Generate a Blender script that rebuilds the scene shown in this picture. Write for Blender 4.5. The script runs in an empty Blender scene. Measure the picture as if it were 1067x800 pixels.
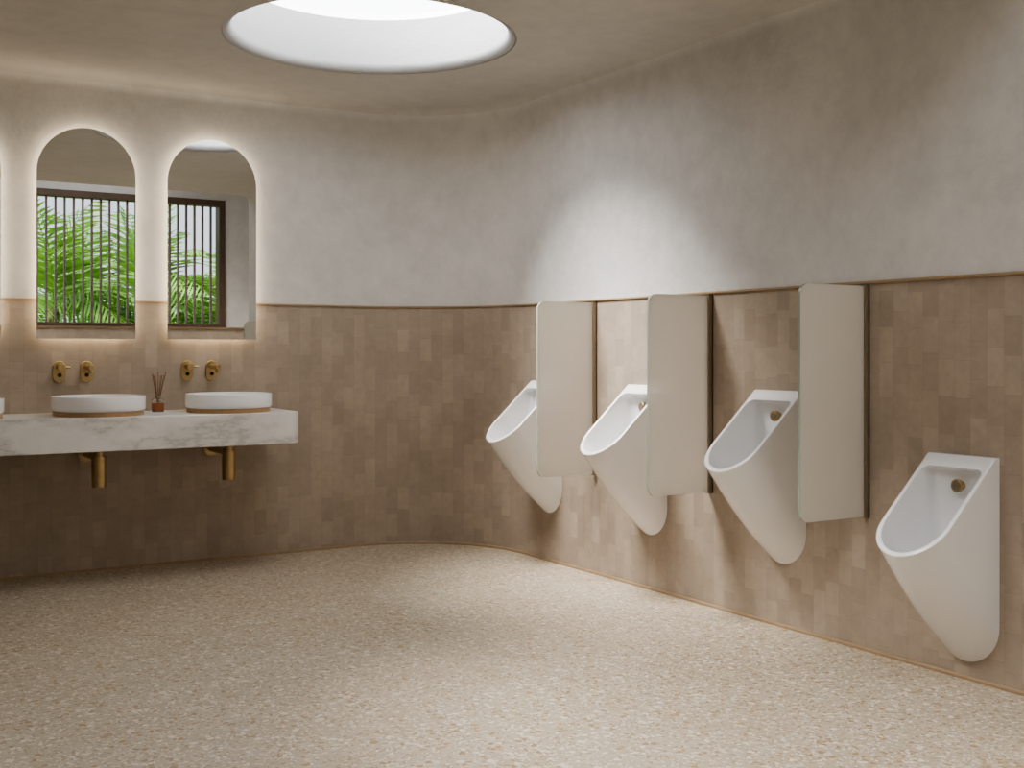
import bpy, bmesh, math, random
from mathutils import Vector, Matrix
random.seed(7)
C=bpy.context.scene.collection
YB=6.55; XR=3.62; RC=0.75; ZT=1.475; ZC=2.70; YS=2.2; YF=-0.4; ZH=3.6; XL=-2.6; XW=4.9

# ---------------------------------------------------------------- node helpers
def mat(name):
    m=bpy.data.materials.new(name); m.use_nodes=True
    nt=m.node_tree; nt.nodes.clear()
    o=nt.nodes.new('ShaderNodeOutputMaterial'); b=nt.nodes.new('ShaderNodeBsdfPrincipled')
    nt.links.new(b.outputs[0],o.inputs[0]); return m,nt,b,o
def N(nt,t,**k):
    n=nt.nodes.new(t)
    for a,v in k.items(): setattr(n,a,v)
    return n
def L(nt,a,b): nt.links.new(a,b)
def setin(nt,sock,v):
    if hasattr(v,'node'): nt.links.new(v,sock)
    else: sock.default_value=v
def M(nt,op,a,b=0.0,c=None):
    n=nt.nodes.new('ShaderNodeMath'); n.operation=op
    setin(nt,n.inputs[0],a); setin(nt,n.inputs[1],b)
    if c is not None: setin(nt,n.inputs[2],c)
    return n.outputs[0]
def mix(nt,f,a,b,mode='MIX'):
    n=nt.nodes.new('ShaderNodeMix'); n.data_type='RGBA'; n.blend_type=mode
    setin(nt,n.inputs[0],f); setin(nt,n.inputs[6],a); setin(nt,n.inputs[7],b)
    return n.outputs[2]
def ramp(nt,f,stops,const=False):
    n=nt.nodes.new('ShaderNodeValToRGB')
    if const: n.color_ramp.interpolation='CONSTANT'
    e=n.color_ramp.elements
    while len(e)<len(stops): e.new(0.5)
    for i,(p,c) in enumerate(stops):
        e[i].position=p; e[i].color=(*c,1) if len(c)==3 else c
    setin(nt,n.inputs[0],f); return n.outputs[0]
def noise(nt,vec,scale,detail=4,rough=.5):
    n=nt.nodes.new('ShaderNodeTexNoise'); n.inputs['Scale'].default_value=scale
    n.inputs['Detail'].default_value=detail; n.inputs['Roughness'].default_value=rough
    if vec is not None: L(nt,vec,n.inputs['Vector'])
    return n.outputs['Fac']
def bump(nt,b,h,strength=.2,dist=.01):
    n=nt.nodes.new('ShaderNodeBump'); n.inputs['Strength'].default_value=strength
    n.inputs['Distance'].default_value=dist; L(nt,h,n.inputs['Height']); L(nt,n.outputs[0],b.inputs['Normal'])
def s2l(r,g,b):
    f=lambda c:(c/255/12.92) if c/255<=.04045 else ((c/255+.055)/1.055)**2.4
    return (f(r),f(g),f(b))
def c4(c): return (*c,1)

# ---------------------------------------------------------------- materials
def m_plaster(name,base,var):
    m,nt,b,o=mat(name)
    g=N(nt,'ShaderNodeNewGeometry').outputs['Position']
    n1=noise(nt,g,1.6,6,.6); n2=noise(nt,g,9,6,.7); n3=noise(nt,g,60,3,.6)
    f=M(nt,'ADD',M(nt,'MULTIPLY',n1,.5),M(nt,'MULTIPLY',n2,.5))
    col=ramp(nt,f,[(.38,tuple(x*(1-var) for x in base)),(.62,base)])
    L(nt,col,b.inputs['Base Color']); b.inputs['Roughness'].default_value=.75
    bump(nt,b,M(nt,'ADD',n2,M(nt,'MULTIPLY',n3,.3)),.22,.015)
    return m
PLASTER=m_plaster('plaster_wall',s2l(218,215,211),.16)
CEIL=m_plaster('plaster_ceiling',s2l(206,202,196),.12)
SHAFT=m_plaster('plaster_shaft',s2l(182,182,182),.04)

def m_tile():
    m,nt,b,o=mat('zellige_tile')
    uv=N(nt,'ShaderNodeUVMap').outputs[0]
    s=N(nt,'ShaderNodeSeparateXYZ'); L(nt,uv,s.inputs[0])
    W=.070; H=.140
    cu=M(nt,'DIVIDE',s.outputs[0],W); col=M(nt,'FLOOR',cu); fu=M(nt,'FRACT',cu)
    wn=N(nt,'ShaderNodeTexWhiteNoise',noise_dimensions='1D'); L(nt,col,wn.inputs['W'])
    cv=M(nt,'ADD',M(nt,'DIVIDE',s.outputs[1],H),wn.outputs['Value'])
    row=M(nt,'FLOOR',cv); fv=M(nt,'FRACT',cv)
    cb=N(nt,'ShaderNodeCombineXYZ'); L(nt,col,cb.inputs[0]); L(nt,row,cb.inputs[1])
    w2=N(nt,'ShaderNodeTexWhiteNoise',noise_dimensions='3D'); L(nt,cb.outputs[0],w2.inputs['Vector'])
    g=N(nt,'ShaderNodeNewGeometry').outputs['Position']
    n1=noise(nt,g,5,5,.65); n2=noise(nt,g,26,5,.65)
    t=M(nt,'ADD',M(nt,'MULTIPLY',w2.outputs['Value'],.22),M(nt,'ADD',M(nt,'MULTIPLY',n1,.5),M(nt,'MULTIPLY',n2,.30)))
    c=ramp(nt,t,[(.24,s2l(152,138,123)),(.52,s2l(169,154,138)),(.78,s2l(185,170,153))])
    eu=M(nt,'MULTIPLY',M(nt,'MINIMUM',fu,M(nt,'SUBTRACT',1.0,fu)),W)
    ev=M(nt,'MULTIPLY',M(nt,'MINIMUM',fv,M(nt,'SUBTRACT',1.0,fv)),H)
    e=M(nt,'MINIMUM',eu,ev)
    mr=N(nt,'ShaderNodeMapRange'); mr.inputs[1].default_value=.0004; mr.inputs[2].default_value=.0018
    L(nt,e,mr.inputs[0])
    c=mix(nt,M(nt,'MULTIPLY',M(nt,'SUBTRACT',1.0,mr.outputs[0]),.28),c,c4(s2l(136,122,107)))
    L(nt,c,b.inputs['Base Color'])
    L(nt,M(nt,'ADD',.36,M(nt,'MULTIPLY',w2.outputs['Value'],.2)),b.inputs['Roughness'])
    hh=M(nt,'ADD',M(nt,'MULTIPLY',mr.outputs[0],.6),M(nt,'ADD',M(nt,'MULTIPLY',n1,.8),M(nt,'MULTIPLY',w2.outputs['Value'],.4)))
    bump(nt,b,hh,.18,.006)
    return m
TILE=m_tile()

def m_floor():
    m,nt,b,o=mat('terrazzo')
    g=N(nt,'ShaderNodeNewGeometry').outputs['Position']
    nn=N(nt,'ShaderNodeTexNoise'); nn.inputs['Scale'].default_value=35; L(nt,g,nn.inputs['Vector'])
    vm=N(nt,'ShaderNodeVectorMath',operation='MULTIPLY_ADD'); L(nt,nn.outputs['Color'],vm.inputs[0])
    vm.inputs[1].default_value=(.022,.022,.022); L(nt,g,vm.inputs[2]); p=vm.outputs[0]
    base=ramp(nt,noise(nt,g,2.5,5,.6),[(.3,s2l(188,174,153)),(.7,s2l(198,185,165))])
    fine=ramp(nt,noise(nt,g,170,3,.7),[(.35,(.83,.82,.80)),(.65,(1,1,1))])
    colr=mix(nt,1.0,base,fine,'MULTIPLY')
    def chips(colr,scale,thr,edge,stops):
        v=N(nt,'ShaderNodeTexVoronoi'); v.inputs['Scale'].default_value=scale; L(nt,p,v.inputs['Vector'])
        d=N(nt,'ShaderNodeTexVoronoi',feature='DISTANCE_TO_EDGE'); d.inputs['Scale'].default_value=scale; L(nt,p,d.inputs['Vector'])
        s=N(nt,'ShaderNodeSeparateColor'); L(nt,v.outputs['Color'],s.inputs[0])
        k=M(nt,'MULTIPLY',M(nt,'GREATER_THAN',s.outputs[0],thr),M(nt,'GREATER_THAN',d.outputs['Distance'],edge))
        return mix(nt,k,colr,ramp(nt,s.outputs[1],stops,True))
    colr=chips(colr,95,.5,.10,[(0,s2l(212,200,182)),(.35,s2l(172,153,126)),(.6,s2l(220,210,195)),(.8,s2l(158,135,106))])
    colr=chips(colr,50,.74,.12,[(0,s2l(220,209,194)),(.4,s2l(162,137,104)),(.62,s2l(196,181,157)),(.85,s2l(172,142,102))])
    L(nt,colr,b.inputs['Base Color']); b.inputs['Roughness'].default_value=.42
    return m
TERR=m_floor()

def simple(name,col,rough=.4,metal=0.0,var=.06,scale=20,**kw):
    m,nt,b,o=mat(name)
    g=N(nt,'ShaderNodeTexCoord').outputs['Object']
    n=noise(nt,g,scale,3)
    L(nt,ramp(nt,n,[(.3,tuple(x*(1-var) for x in col)),(.7,col)]),b.inputs['Base Color'])
    b.inputs['Roughness'].default_value=rough; b.inputs['Metallic'].default_value=metal
    for k,v in kw.items(): b.inputs[k].default_value=v
    return m
CER=simple('white_ceramic',s2l(240,239,238),.2,0,.02,4)
BRASS=simple('brushed_brass',s2l(190,168,128),.36,1,.1,60)
BRASSD=simple('aged_bronze',s2l(156,142,122),.35,.6,.1,60)
TRIM=simple('trim_bronze',s2l(170,146,116),.4,.1,.12,20)
RING=simple('basin_ring_wood',s2l(184,150,112),.4,.1,.15,40)
DARK=simple('dark_sensor',s2l(30,24,20),.3,0,.05,10)
SLAT=simple('slat_timber',s2l(128,110,104),.55,0,.2,30)
FRAME=simple('frame_timber',s2l(98,78,64),.5,0,.25,30)
REED=simple('reed_rattan',s2l(140,110,80),.7,0,.2,40)
LABEL=simple('amber_label',s2l(158,100,64),.45,0,.1,30)
BARK=simple('palm_bark',s2l(110,90,66),.9,0,.4,12)
GRASS=simple('grass_ground',s2l(96,128,60),.9,0,.4,3)

m,nt,b,o=mat('marble')
g=N(nt,'ShaderNodeNewGeometry').outputs['Position']
mp=N(nt,'ShaderNodeMapping'); mp.inputs['Rotation'].default_value=(0,.6,.5); mp.inputs['Scale'].default_value=(1,1,2.6); L(nt,g,mp.inputs[0])
n1=noise(nt,mp.outputs[0],1.7,9,.6)
v=M(nt,'ABSOLUTE',M(nt,'SUBTRACT',n1,.5))
vein=ramp(nt,v,[(0,s2l(198,195,192)),(.02,s2l(220,217,213)),(.08,s2l(234,232,229))])
cl=ramp(nt,noise(nt,g,2.4,6,.6),[(.35,(.86,.86,.86)),(.62,(1,1,1))])
L(nt,mix(nt,1.0,vein,cl,'MULTIPLY'),b.inputs['Base Color']); b.inputs['Roughness'].default_value=.3
MARBLE=m

m,nt,b,o=mat('mirror_glass'); b.inputs['Base Color'].default_value=(.84,.86,.86,1); b.inputs['Metallic'].default_value=1; b.inputs['Roughness'].default_value=.0
MIRR=m
EDGE=simple('glass_edge',s2l(166,178,164),.15,0,.05,10)

m,nt,b,o=mat('frosted_glass')
b.inputs['Base Color'].default_value=c4(s2l(236,231,222)); b.inputs['Roughness'].default_value=.2
g=N(nt,'ShaderNodeTexCoord').outputs['Object']
bump(nt,b,noise(nt,g,120,2),.05,.002)
tr=N(nt,'ShaderNodeBsdfTranslucent'); tr.inputs[0].default_value=c4(s2l(248,244,238))
rf=N(nt,'ShaderNodeBsdfRefraction'); rf.inputs['Roughness'].default_value=.5; rf.inputs['IOR'].default_value=1.12; rf.inputs[0].default_value=c4(s2l(248,245,240))
m2=N(nt,'ShaderNodeMixShader'); m2.inputs[0].default_value=.5
L(nt,tr.outputs[0],m2.inputs[1]); L(nt,rf.outputs[0],m2.inputs[2])
ms=N(nt,'ShaderNodeMixShader'); ms.inputs[0].default_value=.48
L(nt,b.outputs[0],ms.inputs[1]); L(nt,m2.outputs[0],ms.inputs[2]); L(nt,ms.outputs[0],o.inputs[0])
FROST=m

m,nt,b,o=mat('clear_glass'); b.inputs['Transmission Weight'].default_value=1; b.inputs['Roughness'].default_value=.02; b.inputs['Base Color'].default_value=(.95,.96,.95,1)
GLASS=m

def emis(name,col,st,transp=False):
    m,nt,b,o=mat(name); nt.nodes.remove(b)
    e=N(nt,'ShaderNodeEmission'); e.inputs[0].default_value=c4(col); e.inputs[1].default_value=st
    if transp:
        t=N(nt,'ShaderNodeBsdfTransparent'); a=N(nt,'ShaderNodeAddShader')
        L(nt,e.outputs[0],a.inputs[0]); L(nt,t.outputs[0],a.inputs[1]); L(nt,a.outputs[0],o.inputs[0])
    else: L(nt,e.outputs[0],o.inputs[0])
    return m
LED=emis('led_strip',(1,.82,.60),7.5)
GLAZE1=emis('skylight_glazing',(.98,.985,1),4.0,True)
GLAZE2=emis('skylight_glazing_side',(.98,.985,1),2.6,True)
GLAZE_FILL=emis('fill_glazing_high',(.98,.985,1),4.2,True)  # glowing discs added overhead behind the camera as fill light

m,nt,b,o=mat('palm_leaf')
g=N(nt,'ShaderNodeNewGeometry').outputs['Position']
L(nt,ramp(nt,noise(nt,g,3.5,4),[(.32,s2l(54,94,40)),(.68,s2l(128,166,74))]),b.inputs['Base Color'])
b.inputs['Roughness'].default_value=.45
tr=N(nt,'ShaderNodeBsdfTranslucent'); tr.inputs[0].default_value=c4(s2l(110,156,56))
ms=N(nt,'ShaderNodeMixShader'); ms.inputs[0].default_value=.32
L(nt,b.outputs[0],ms.inputs[1]); L(nt,tr.outputs[0],ms.inputs[2]); L(nt,ms.outputs[0],o.inputs[0])
LEAF=m

# ---------------------------------------------------------------- geometry helpers
def obj(name,bm,mats,smooth=False,parent=None):
    me=bpy.data.meshes.new(name); bm.to_mesh(me); bm.free()
    for x in mats: me.materials.append(x)
    ob=bpy.data.objects.new(name,me); C.objects.link(ob)
    if smooth:
        for p in me.polygons: p.use_smooth=True
    if parent: ob.parent=parent
    return ob
def empty(name,loc=(0,0,0)):
    e=bpy.data.objects.new(name,None); e.location=loc; e.empty_display_size=.1; C.objects.link(e); return e
def place(ob,par):
    ob.parent=par; ob.matrix_parent_inverse=Matrix.Translation(par.location).inverted()
def box(bm,x0,x1,y0,y1,z0,z1,mi=0):
    r=bmesh.ops.create_cube(bm,size=1)
    for v in r['verts']:
        v.co=Vector(((x0+x1)/2+v.co.x*(x1-x0),(y0+y1)/2+v.co.y*(y1-y0),(z0+z1)/2+v.co.z*(z1-z0)))
    for f in {f for v in r['verts'] for f in v.link_faces}: f.material_index=mi
def cyl(bm,p0,p1,r0,r1=None,seg=32,mi=0):
    r1=r0 if r1 is None else r1
    p0=Vector(p0);p1=Vector(p1);d=p1-p0
    q=d.to_track_quat('Z','Y').to_matrix().to_4x4()
    r=bmesh.ops.create_cone(bm,cap_ends=True,segments=seg,radius1=r0,radius2=r1,depth=d.length,matrix=Matrix.Translation((p0+p1)/2)@q)
    for f in {f for v in r['verts'] for f in v.link_faces}: f.material_index=mi
def prism(bm,pts,vec,mi=0,mi_side=None):
    vec=Vector(vec); a=[bm.verts.new(p) for p in pts]; b_=[bm.verts.new(Vector(p)+vec) for p in pts]
    fs=[bm.faces.new(a),bm.faces.new(list(reversed(b_)))]
    for f in fs: f.material_index=mi
    n=len(pts)
    for i in range(n):
        f=bm.faces.new([a[i],b_[i],b_[(i+1)%n],a[(i+1)%n]]); f.material_index=mi if mi_side is None else mi_side
def lathe(bm,prof,c,seg=64,mi=0):
    rows=[]
    for r,z in prof:
        if r<1e-6: rows.append([bm.verts.new((c[0],c[1],c[2]+z))])
        else: rows.append([bm.verts.new((c[0]+r*math.cos(2*math.pi*i/seg),c[1]+r*math.sin(2*math.pi*i/seg),c[2]+z)) for i in range(seg)])
    for a,b_ in zip(rows,rows[1:]):
        for i in range(seg):
            j=(i+1)%seg
            va=[a[0]] if len(a)==1 else [a[i],a[j]]
            vb=[b_[0]] if len(b_)==1 else [b_[j],b_[i]]
            try: f=bm.faces.new(va+vb); f.material_index=mi
            except Exception: pass
def bevel(ob,w=.004,seg=3,ang=40):
    md=ob.modifiers.new('bevel','BEVEL'); md.width=w; md.segments=seg; md.limit_method='ANGLE'; md.angle_limit=math.radians(ang)
def autosm(ob,ang=40):
    for p in ob.data.polygons: p.use_smooth=True
    try: ob.data.set_sharp_from_angle(angle=math.radians(ang))
    except Exception: pass

# ---------------------------------------------------------------- wall shell
def sweep(name,path,prof,matfn,mats,close=False,u0=0.0):
    bm=bmesh.new(); uvl=bm.loops.layers.uv.new('UVMap')
    us=[u0]
    for a,b_ in zip(path,path[1:]): us.append(us[-1]+math.hypot(b_[0]-a[0],b_[1]-a[1]))
    grid=[[bm.verts.new((x+nx*i,y+ny*i,z)) for (i,z) in prof] for (x,y,nx,ny) in path]
    n=len(prof)
    for k in range(len(path)-1):
        for j in range(n if close else n-1):
            j2=(j+1)%n
            f=bm.faces.new([grid[k][j],grid[k+1][j],grid[k+1][j2],grid[k][j2]])
            f.material_index=matfn((prof[j][1]+prof[j2][1])/2)
            for lp,(uu,zz) in zip(f.loops,[(us[k],prof[j][1]),(us[k+1],prof[j][1]),(us[k+1],prof[j2][1]),(us[k],prof[j2][1])]): lp[uvl].uv=(uu,zz)
    if close:
        bm.faces.new(grid[0]); bm.faces.new(list(reversed(grid[-1])))
    bmesh.ops.recalc_face_normals(bm,faces=bm.faces)
    return obj(name,bm,mats),us[-1]
cx,cy=XR-RC,YB-RC
pb=[(XL,YB,0,-1),(0,YB,0,-1),(cx,YB,0,-1)]
pc=[pb[-1]]
for i in range(1,49):
    a=math.pi/2*(1-i/48); pc.append((cx+RC*math.cos(a),cy+RC*math.sin(a),-math.cos(a),-math.sin(a)))
pr=[(XR,cy,-1,0),(XR,4,-1,0),(XR,YS,-1,0)]
cr=.08
wallprof=[(0,0),(0,ZT),(0,ZC-cr)]+[(cr*(1-math.cos(math.pi/2*i/10)),ZC-cr+cr*math.sin(math.pi/2*i/10)) for i in range(1,11)]
mf=lambda z:0 if z<ZT else (1 if z<ZC-cr*.4 else 2)
WM=[TILE,PLASTER,CEIL]
wb,ul=sweep('wall_back',pb,wallprof,mf,WM); autosm(wb,50)
wc,ul=sweep('wall_corner',pc,wallprof,mf,WM,u0=ul); autosm(wc,50)
wr,_=sweep('wall_right',pr,wallprof,mf,WM,u0=ul); autosm(wr,50)
full=pb+pc[1:]+pr[1:]
sweep('trim_1',full,[(0,ZT-.006),(.008,ZT-.006),(.011,ZT-.003),(.011,ZT+.003),(.008,ZT+.006),(0,ZT+.006)],lambda z:0,[TRIM],close=True)
sweep('baseboard_back',full,[(0,0),(.012,0),(.012,.010),(.009,.014),(0,.014)],lambda z:0,[TRIM],close=True)
flat=[(0,0),(0,ZT),(0,ZH)]
sweep('wall_return',[(XR,YS,0,-1),(XW,YS,0,-1)],flat,mf,WM)
sweep('wall_side',[(XW,YS,-1,0),(XW,YF,-1,0)],flat,mf,WM)
sweep('wall_left',[(XL,YF,1,0),(XL,YB,1,0)],flat,mf,WM)
# window wall
WX0,WX1,WZ0,WZ1=1.90,4.20,1.49,2.98
bm=bmesh.new(); uvl=bm.loops.layers.uv.new('UVMap')
def wq(x0,x1,z0,z1,mi):
    vs=[bm.verts.new(p) for p in [(x0,YF,z0),(x1,YF,z0),(x1,YF,z1),(x0,YF,z1)]]
    f=bm.faces.new(vs); f.material_index=mi
    for lp in f.loops: lp[uvl].uv=(lp.vert.co.x,lp.vert.co.z)
wq(XL,XW,0,ZT,0); wq(XL,XW,ZT,WZ0,1); wq(XL,XW,WZ1,ZH,1); wq(XL,WX0,WZ0,WZ1,1); wq(WX1,XW,WZ0,WZ1,1)
def rv(p): f=bm.faces.new([bm.verts.new(q) for q in p]); f.material_index=1
YO=YF-.2
rv([(WX0,YF,WZ0),(WX1,YF,WZ0),(WX1,YO,WZ0),(WX0,YO,WZ0)]); rv([(WX0,YF,WZ1),(WX1,YF,WZ1),(WX1,YO,WZ1),(WX0,YO,WZ1)])
rv([(WX0,YF,WZ0),(WX0,YF,WZ1),(WX0,YO,WZ1),(WX0,YO,WZ0)]); rv([(WX1,YF,WZ0),(WX1,YF,WZ1),(WX1,YO,WZ1),(WX1,YO,WZ0)])
obj('wall_front',bm,[TILE,PLASTER])
sweep('trim_2',[(XL,YF,0,1),(XW,YF,0,1)],[(0,ZT-.008),(.015,ZT-.008),(.015,ZT+.008),(0,ZT+.008)],lambda z:0,[TRIM],close=True)
# window
win=empty('window_1',((WX0+WX1)/2,YF-.1,(WZ0+WZ1)/2))
bm=bmesh.new(); t=.07
box(bm,WX0,WX1,YF-.14,YF+.02,WZ0,WZ0+.03); box(bm,WX0,WX1,YF-.14,YF+.02,WZ1-t,WZ1)
box(bm,WX0,WX0+t,YF-.14,YF+.02,WZ0+.03,WZ1-t); box(bm,WX1-t,WX1,YF-.14,YF+.02,WZ0+.03,WZ1-t)
o_=obj('frame',bm,[FRAME]); place(o_,win)
bm=bmesh.new(); x=WX0+t+.06
while x<WX1-t-.02:
    box(bm,x-.010,x+.010,YF-.07,YF-.03,WZ0+.025,WZ1-t+.005); x+=.096
o_=obj('slats',bm,[SLAT]); place(o_,win)

# floor
bm=bmesh.new(); box(bm,XL,XW,YF,YB+.05,-.1,0); obj('floor',bm,[TERR])

# ceiling with round skylights
def ceiling(name,x0,x1,y0,y1,z,holes,h=.28,fil=.045,mat_=CEIL):
    bm=bmesh.new()
    def loop(pts):
        vs=[bm.verts.new(p) for p in pts]; return [bm.edges.new((vs[i],vs[(i+1)%len(vs)])) for i in range(len(vs))],vs
    ed=[]
    e,_=loop([(x0,y0,z),(x1,y0,z),(x1,y1,z),(x0,y1,z)]); ed+=e
    rings=[]
    for (hx,hy,r,gm) in holes:
        e,v=loop([(hx+(r+fil)*math.cos(2*math.pi*i/96),hy+(r+fil)*math.sin(2*math.pi*i/96),z) for i in range(96)]); ed+=e; rings.append(v)
    bmesh.ops.triangle_fill(bm,edges=ed,use_beauty=True)
    for (hx,hy,r,gm),prev in zip(holes,rings):
        prof=[(r+fil-fil*math.sin(math.pi/2*k/6),z+fil-fil*math.cos(math.pi/2*k/6)) for k in range(1,7)]+[(r,z+h*.6),(r,z+h)]
        for rr,zz in prof:
            cur=[bm.verts.new((hx+rr*math.cos(2*math.pi*i/96),hy+rr*math.sin(2*math.pi*i/96),zz)) for i in range(96)]
            for i in range(96):
                f=bm.faces.new([prev[i],prev[(i+1)%96],cur[(i+1)%96],cur[i]]); f.material_index=1; f.smooth=True
            prev=cur
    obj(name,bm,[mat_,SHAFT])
    for hx,hy,r,gm in holes:
        par=empty('skylight',(hx,hy,z+h))  # name also covers the added fill openings in the high ceiling
        bm=bmesh.new(); bmesh.ops.create_circle(bm,cap_ends=True,segments=96,radius=r+.01,matrix=Matrix.Translation((hx,hy,z+h)))
        o_=obj('glazing',bm,[gm]); place(o_,par)
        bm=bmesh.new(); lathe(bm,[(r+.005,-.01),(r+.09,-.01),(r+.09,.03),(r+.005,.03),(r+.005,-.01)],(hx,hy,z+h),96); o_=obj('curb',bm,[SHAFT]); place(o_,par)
ceiling('ceiling',XL,XW,YS,YB+.05,ZC,[(2.308,5.080,.655,GLAZE1),(.90,3.30,.52,GLAZE2)])
ceiling('ceiling_high',XL,XW,YF-.25,YS,ZH,[(2.6,.9,.75,GLAZE_FILL),(.3,.9,.75,GLAZE_FILL)])  # both round openings here are invented, unseen fill sources for the foreground
bm=bmesh.new(); bm.faces.new([bm.verts.new(p) for p in [(XL,YS,ZC),(XW,YS,ZC),(XW,YS,ZH),(XL,YS,ZH)]]); obj('wall_riser',bm,[CEIL])

# ---------------------------------------------------------------- mirrors
def arch(cx_,z0,z1,w,y):
    r=w/2; pts=[(cx_-r,y,z0),(cx_+r,y,z0)]
    for i in range(49):
        a=math.pi*i/48; pts.append((cx_+r*math.cos(a),y,z1-r+r*math.sin(a)))
    return pts
for mx in (1.968,1.282,.596,-.09):
    par=empty('arched_mirror',(mx,6.51,1.84))
    bm=bmesh.new(); prism(bm,arch(mx,1.268,2.405,.512,6.503),(0,.006,0),0,1)
    o_=obj('glass',bm,[MIRR,EDGE]); place(o_,par)
    bm=bmesh.new(); prism(bm,arch(mx,1.303,2.370,.442,6.509),(0,.040,0),0,1)
    o_=obj('backlight_housing',bm,[SHAFT,LED]); place(o_,par)

# ---------------------------------------------------------------- counter
bm=bmesh.new(); CX=2.305; r=.11
pts=[(-1.2,6.549,.70),(-1.2,5.95,.70),(CX-r,5.95,.70)]
for i in range(1,13):
    a=-math.pi/2+math.pi/2*i/12; pts.append((CX-r+r*math.cos(a),5.95+r+r*math.sin(a),.70))
pts.append((CX,6.549,.70))
prism(bm,pts,(0,0,.17)); bmesh.ops.recalc_face_normals(bm,faces=bm.faces)
o_=obj('marble_counter',bm,[MARBLE]); bevel(o_,.004,3,60); autosm(o_,35)

# ---------------------------------------------------------------- basins, taps, traps
for mx in (1.968,1.282,.596,-.09):
    par=empty('washbasin',(mx,6.21,.87))
    bm=bmesh.new()
    R=.232; h0=.022; h1=.100
    prof=[(0,h0),(R-.016,h0),(R-.006,h0+.003),(R-.001,h0+.009),(R,h0+.02),(R,h1-.004),(R-.002,h1-.001),(R-.005,h1),(R-.008,h1-.001),(R-.010,h1-.004),
          (R-.014,h1-.03),(R-.028,h0+.022),(R-.07,h0+.012),(.03,h0+.008),(0,h0+.008)]
    lathe(bm,prof,(mx,6.21,.87),96); bmesh.ops.recalc_face_normals(bm,faces=bm.faces)
    o_=obj('bowl',bm,[CER]); autosm(o_,50); place(o_,par)
    bm=bmesh.new(); lathe(bm,[(0,0),(R-.008,0),(R-.008,.0225),(0,.0225)],(mx,6.21,.87),96); bmesh.ops.recalc_face_normals(bm,faces=bm.faces)
    o_=obj('base_ring',bm,[RING]); autosm(o_,40); place(o_,par)
    bm=bmesh.new(); cyl(bm,(mx,6.21,.897),(mx,6.21,.902),.03); o_=obj('drain',bm,[BRASS]); place(o_,par)
    par=empty('bottle_trap',(mx,6.21,.6))
    bm=bmesh.new()
    cyl(bm,(mx,6.21,.50),(mx,6.21,.655),.036); cyl(bm,(mx,6.21,.655),(mx,6.21,.70),.022); cyl(bm,(mx,6.21,.496),(mx,6.21,.502),.032)
    cyl(bm,(mx,6.21,.645),(mx,6.548,.645),.019); cyl(bm,(mx,6.535,.645),(mx,6.549,.645),.042); cyl(bm,(mx,6.236,.645),(mx,6.26,.645),.025)
    o_=obj('trap_body',bm,[BRASS]); autosm(o_,40); place(o_,par)
    for dx,L_,nm in ((-.135,.055,'wall_valve'),(.005,.13,'wall_spout')):
        X=mx+dx; par=empty(nm,(X,6.54,1.09)); bm=bmesh.new(); w=.034; hh=.024
        pts=[]
        for i in range(25): a=math.pi*i/24; pts.append((X+w*math.cos(a),6.549,1.09+hh+w*math.sin(a)))
        for i in range(25): a=math.pi+math.pi*i/24; pts.append((X+w*math.cos(a),6.549,1.09-hh+w*math.sin(a)))
        prism(bm,pts,(0,-.010,0)); bmesh.ops.recalc_face_normals(bm,faces=bm.faces)
        o_=obj('plate',bm,[BRASS]); bevel(o_,.002,2,50); autosm(o_,40); place(o_,par)
        bm=bmesh.new()
        cyl(bm,(X,6.54,1.09+hh),(X,6.54-L_,1.09+hh),.016)
        if L_>.1:
            cyl(bm,(X,6.54-L_+.016,1.09+hh),(X,6.54-L_+.016,1.09+hh-.034),.014)
            cyl(bm,(X,6.54-L_-.004,1.09+hh),(X,6.54-L_,1.09+hh),.0155)
        else:
            cyl(bm,(X,6.54-L_,1.09+hh),(X,6.54-L_-.018,1.09+hh),.021); cyl(bm,(X,6.54-L_-.009,1.09+hh),(X+.045,6.54-L_-.009,1.09+hh),.006)
        o_=obj('barrel',bm,[BRASS]); bevel(o_,.002,2,50); autosm(o_,40); place(o_,par)
        bm=bmesh.new(); cyl(bm,(X,6.5385,1.072),(X,6.534,1.072),.011); o_=obj('sensor_eye',bm,[DARK]); place(o_,par)

# ---------------------------------------------------------------- reed diffuser
dxp,dyp=1.625,6.37
par=empty('reed_diffuser',(dxp,dyp,.87))
bm=bmesh.new(); lathe(bm,[(0,.0),(.030,0),(.033,.004),(.033,.062),(.028,.070),(.013,.074),(.013,.088),(.010,.088),(.010,.072),(.026,.066),(.029,.060),(.029,.006),(0,.005)],(dxp,dyp,.8701),40)
bmesh.ops.recalc_face_normals(bm,faces=bm.faces); o_=obj('bottle',bm,[GLASS]); autosm(o_,50); place(o_,par)
bm=bmesh.new(); lathe(bm,[(.0335,.010),(.0342,.010),(.0342,.048),(.0335,.048)],(dxp,dyp,.87),40); o_=obj('label',bm,[LABEL]); autosm(o_,40); place(o_,par)
bm=bmesh.new(); lathe(bm,[(.0135,.074),(.017,.074),(.017,.088),(.0135,.088)],(dxp,dyp,.87),32); o_=obj('collar',bm,[BRASSD]); place(o_,par)
bm=bmesh.new()
for i in range(9):
    a=2*math.pi*i/9+.3; s=.03+.02*random.random()
    cyl(bm,(dxp-.006*math.cos(a),dyp-.006*math.sin(a),.88),(dxp+s*math.cos(a),dyp+s*math.sin(a),1.065+.025*random.random()),.0022,seg=6)
o_=obj('reeds',bm,[REED]); place(o_,par)

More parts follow.
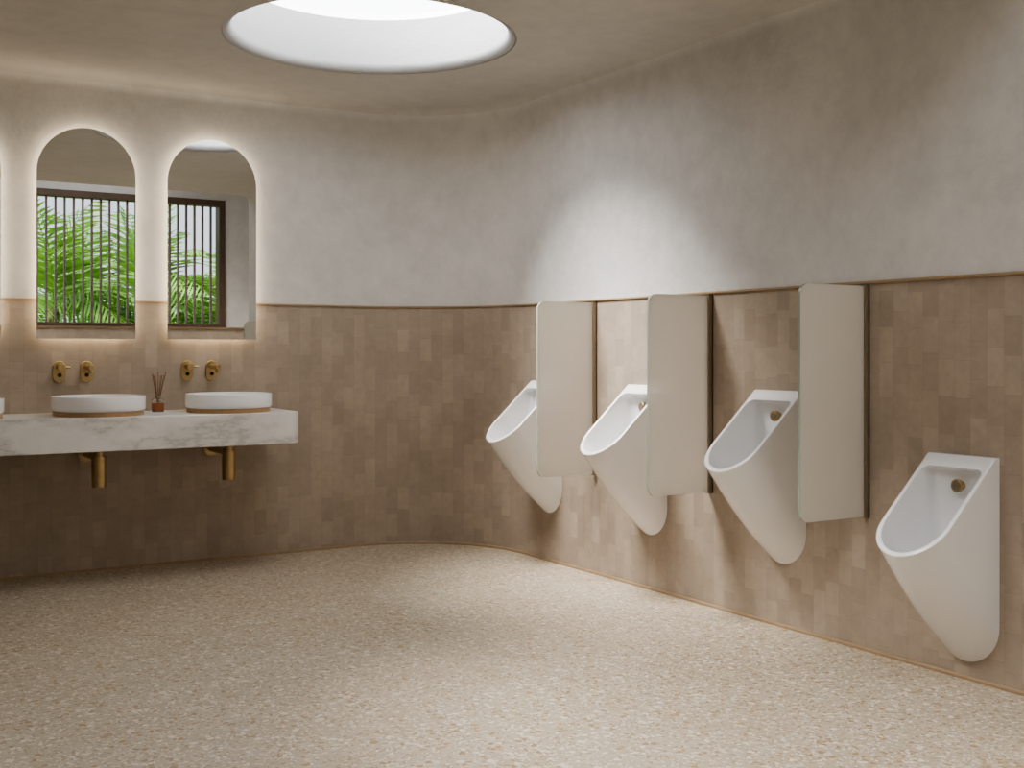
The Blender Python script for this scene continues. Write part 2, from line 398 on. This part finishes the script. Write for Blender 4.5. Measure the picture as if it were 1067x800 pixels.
# ---------------------------------------------------------------- urinals
def urinal(yc,top):
    par=empty('urinal',(XR,yc,top))
    W=.146; D=.385; DR=.335; DT=.755; TB=.022
    def outline(w,r0,r1,cc,ct=0.0):
        pts=[]
        for i in range(20): pts.append((-w,r0+ct*2+(r1-cc-r0-ct*2)*i/20))
        for i in range(41):
            a=math.pi*i/40; pts.append((-w*math.cos(a),r1-cc+cc*math.sin(a)))
        for i in range(1,21): pts.append((w,r1-cc-(r1-cc-r0-ct*2)*i/20))
        wc=ct
        for i in range(1,7):
            a=math.pi/2*i/6; pts.append((w-wc+wc*math.cos(a),r0+2*wc-2*wc*math.sin(a)))
        for i in range(1,6): pts.append((w-wc-2*(w-wc)*i/6,r0))
        for i in range(0,6):
            a=math.pi/2*i/6; pts.append((-w+wc-wc*math.sin(a),r0+2*wc-2*wc*math.cos(a)))
        return pts
    def Prim(y,r): return Vector((XR-(TB+(D-TB)*r),yc+y,top-DR*r))
    def Pwall(y,r): return Vector((XR-.001,yc+y,top-DT*r))
    bm=bmesh.new()
    O=outline(W,0,1,.31,.004); OW=outline(W-.002,0,1,.205,.004); rows=[]
    K=20
    for k in range(K+1):
        kk=k/K; row=[]
        for (y,r),(y2,r2) in zip(O,OW):
            p=Prim(y,r).lerp(Pwall(y2,r2),kk)
            bl=math.sin(math.pi*kk)*.020
            fr=max(0,(r-.55)/.45)
            p+=Vector((-.45*bl*fr,0,-.9*bl*fr))
            row.append(bm.verts.new(p))
        rows.append(row)
    m_=len(O)
    def bridge(a,b_):
        for i in range(m_):
            j=(i+1)%m_; bm.faces.new([a[i],a[j],b_[j],b_[i]])
    for a,b_ in zip(rows,rows[1:]): bridge(a,b_)
    nrm=Vector((-DR,0,(D-TB))).normalized(); th=.016
    ra=[bm.verts.new(Prim(y,r)+nrm*.003) for y,r in outline(W-.004,.008,1-.008,.305,.004)]; bridge(ra,rows[0])
    rb=[bm.verts.new(Prim(y,r)+nrm*.003) for y,r in outline(W-th+.004,.115,1-.030,.30,.030)]; bridge(rb,ra)
    I=outline(W-th,.125,1-.038,.295,.030)
    inn=[bm.verts.new(Prim(y,r)) for y,r in I]; bridge(inn,rb)
    prev=inn
    steps=[(.12,1),(.25,1),(.4,1),(.55,1),(.68,1)]+[(.68+.32*math.sin(math.pi/2*q/8),1-.34*(1-math.cos(math.pi/2*q/8))) for q in range(1,9)]
    for kk,f in steps:
        cur=[]
        for (y,r) in I:
            a=Prim(y,r); rc=.42; r2=rc+(r-rc)*f
            wz=top-.055-(DT*.80)*(r2-.125)
            b_=Vector((XR-.018,yc+y,wz))
            p=a.lerp(b_,kk); p.y=yc+y*f
            cur.append(bm.verts.new(p))
        bridge(cur,prev); prev=cur
    bm.faces.new(prev); bm.faces.new(list(reversed(rows[-1])))
    bmesh.ops.recalc_face_normals(bm,faces=bm.faces)
    o_=obj('bowl',bm,[CER]); autosm(o_,42); place(o_,par)
    bm=bmesh.new(); z=top-.110
    cyl(bm,(XR-.016,yc,z),(XR-.036,yc,z),.016); cyl(bm,(XR-.036,yc,z),(XR-.052,yc,z),.024)
    o_=obj('flush_button',bm,[BRASS]); bevel(o_,.003,3,50); autosm(o_,40); place(o_,par)
    bm=bmesh.new(); cyl(bm,(XR-.052,yc,z),(XR-.054,yc,z),.015); o_=obj('button_face',bm,[BRASSD]); place(o_,par)
for yc,tp in ((2.74,.82),(3.67,1.03),(4.60,1.03),(5.53,1.03)): urinal(yc,tp)

# ---------------------------------------------------------------- partitions
for yp in (3.20,4.135,5.065):
    par=empty('urinal_partition',(XR-.2,yp,1.0))
    x0,x1,z0,z1,r=XR-.375,XR-.018,.54,1.462,.045
    pts=[(x1,yp-.006,z0),(x1,yp-.006,z1)]
    for i in range(13): a=math.pi/2+math.pi/2*i/12; pts.append((x0+r+r*math.cos(a),yp-.006,z1-r+r*math.sin(a)))
    for i in range(13): a=math.pi+math.pi/2*i/12; pts.append((x0+r+r*math.cos(a),yp-.006,z0+r+r*math.sin(a)))
    bm=bmesh.new(); prism(bm,pts,(0,.012,0),0,1); bmesh.ops.recalc_face_normals(bm,faces=bm.faces)
    o_=obj('glass_panel',bm,[FROST,EDGE]); place(o_,par)
    bm=bmesh.new(); box(bm,XR-.026,XR-.001,yp-.015,yp-.007,z0-.005,z1+.004); box(bm,XR-.026,XR-.001,yp+.007,yp+.015,z0-.005,z1+.004); box(bm,XR-.006,XR-.001,yp-.015,yp+.015,z0-.005,z1+.004)
    o_=obj('wall_channel',bm,[BRASSD]); place(o_,par)

# ---------------------------------------------------------------- outside
bm=bmesh.new(); box(bm,-30,40,-40,YF-.2,-.3,-.1); obj('ground',bm,[GRASS])
def palm(x,y,h,n,Lf):
    bm=bmesh.new()
    prev=Vector((x,y,-.1))
    for k in range(1,7):
        q=Vector((x+.03*math.sin(k),y,-.1+(h+.1)*k/6)); cyl(bm,prev,q,.09-.004*k,.10-.004*k,10,1); prev=q
    for i in range(n):
        az=2*math.pi*i/n*1.618*3+random.random()*.5; el=math.radians(random.uniform(15,84)); ln=Lf*random.uniform(.75,1.1)
        d=Vector((math.cos(az)*math.cos(el),math.sin(az)*math.cos(el),math.sin(el))); p=Vector(prev); seg=20; st=ln/seg
        side=Vector((-math.sin(az),math.cos(az),0)); droop=random.uniform(.7,1.5)
        for s in range(seg):
            d2=(d+Vector((0,0,-droop*st*(.5+s/seg)))).normalized(); q=p+d2*st
            up=side.cross(d2).normalized()
            w=.007
            a=[bm.verts.new(v) for v in (p-side*w,p+side*w,q+side*w,q-side*w)]; bm.faces.new(a)
            if s>2:
                t_=s/seg; ll=ln*.42*math.sin(math.pi*min(1,t_*.8+.16))**.7
                for sg in (-1,1):
                    dd=(side*sg*.8+d2*.75+Vector((0,0,-.15-.25*random.random()))).normalized()
                    tip=p+dd*ll+Vector((0,0,-.10*ll)); md=p+dd*ll*.45+up*.02; ww=d2*.024
                    b1=bm.verts.new(p-ww*.5);b2=bm.verts.new(p+ww*.5);m1=bm.verts.new(md-ww);m2=bm.verts.new(md+ww);t1=bm.verts.new(tip)
                    bm.faces.new([b1,b2,m2,m1]); bm.faces.new([m1,m2,t1])
            p=q; d=d2
    obj('palm_tree',bm,[LEAF,BARK])
for a in ((2.7,-2.7,1.75,19,1.5),(3.9,-3.1,1.9,20,1.55),(5.0,-2.6,1.35,18,1.5),(3.2,-4.4,1.5,20,1.6),(5.9,-4.2,1.6,20,1.6),(4.6,-4.6,1.3,20,1.6)): palm(*a)

# ---------------------------------------------------------------- light
w=bpy.data.worlds.new('sky'); bpy.context.scene.world=w; w.use_nodes=True
nt=w.node_tree; bg=nt.nodes['Background']; bg.inputs[0].default_value=(.84,.91,1,1); bg.inputs[1].default_value=1.2
s=bpy.data.lights.new('sun','SUN'); s.energy=14.5; s.angle=math.radians(38); s.color=(1,.98,.955)
so=bpy.data.objects.new('sun',s); C.objects.link(so); so.location=(0,5,8)
so.rotation_euler=Vector((.58,-.14,-1)).to_track_quat('-Z','Y').to_euler()

# ---------------------------------------------------------------- camera
cd=bpy.data.cameras.new('camera'); co=bpy.data.objects.new('camera',cd); C.objects.link(co)
cd.sensor_width=36; cd.lens=1200/1067*36; cd.shift_y=-34/1067; cd.clip_start=.05
co.location=(0,0,1.2); co.rotation_euler=(math.pi/2,0,math.radians(-31.4))
bpy.context.scene.camera=co
bpy.context.scene.view_settings.view_transform='AgX'
bpy.context.scene.view_settings.look='AgX - Medium High Contrast'
bpy.context.scene.view_settings.exposure=.15
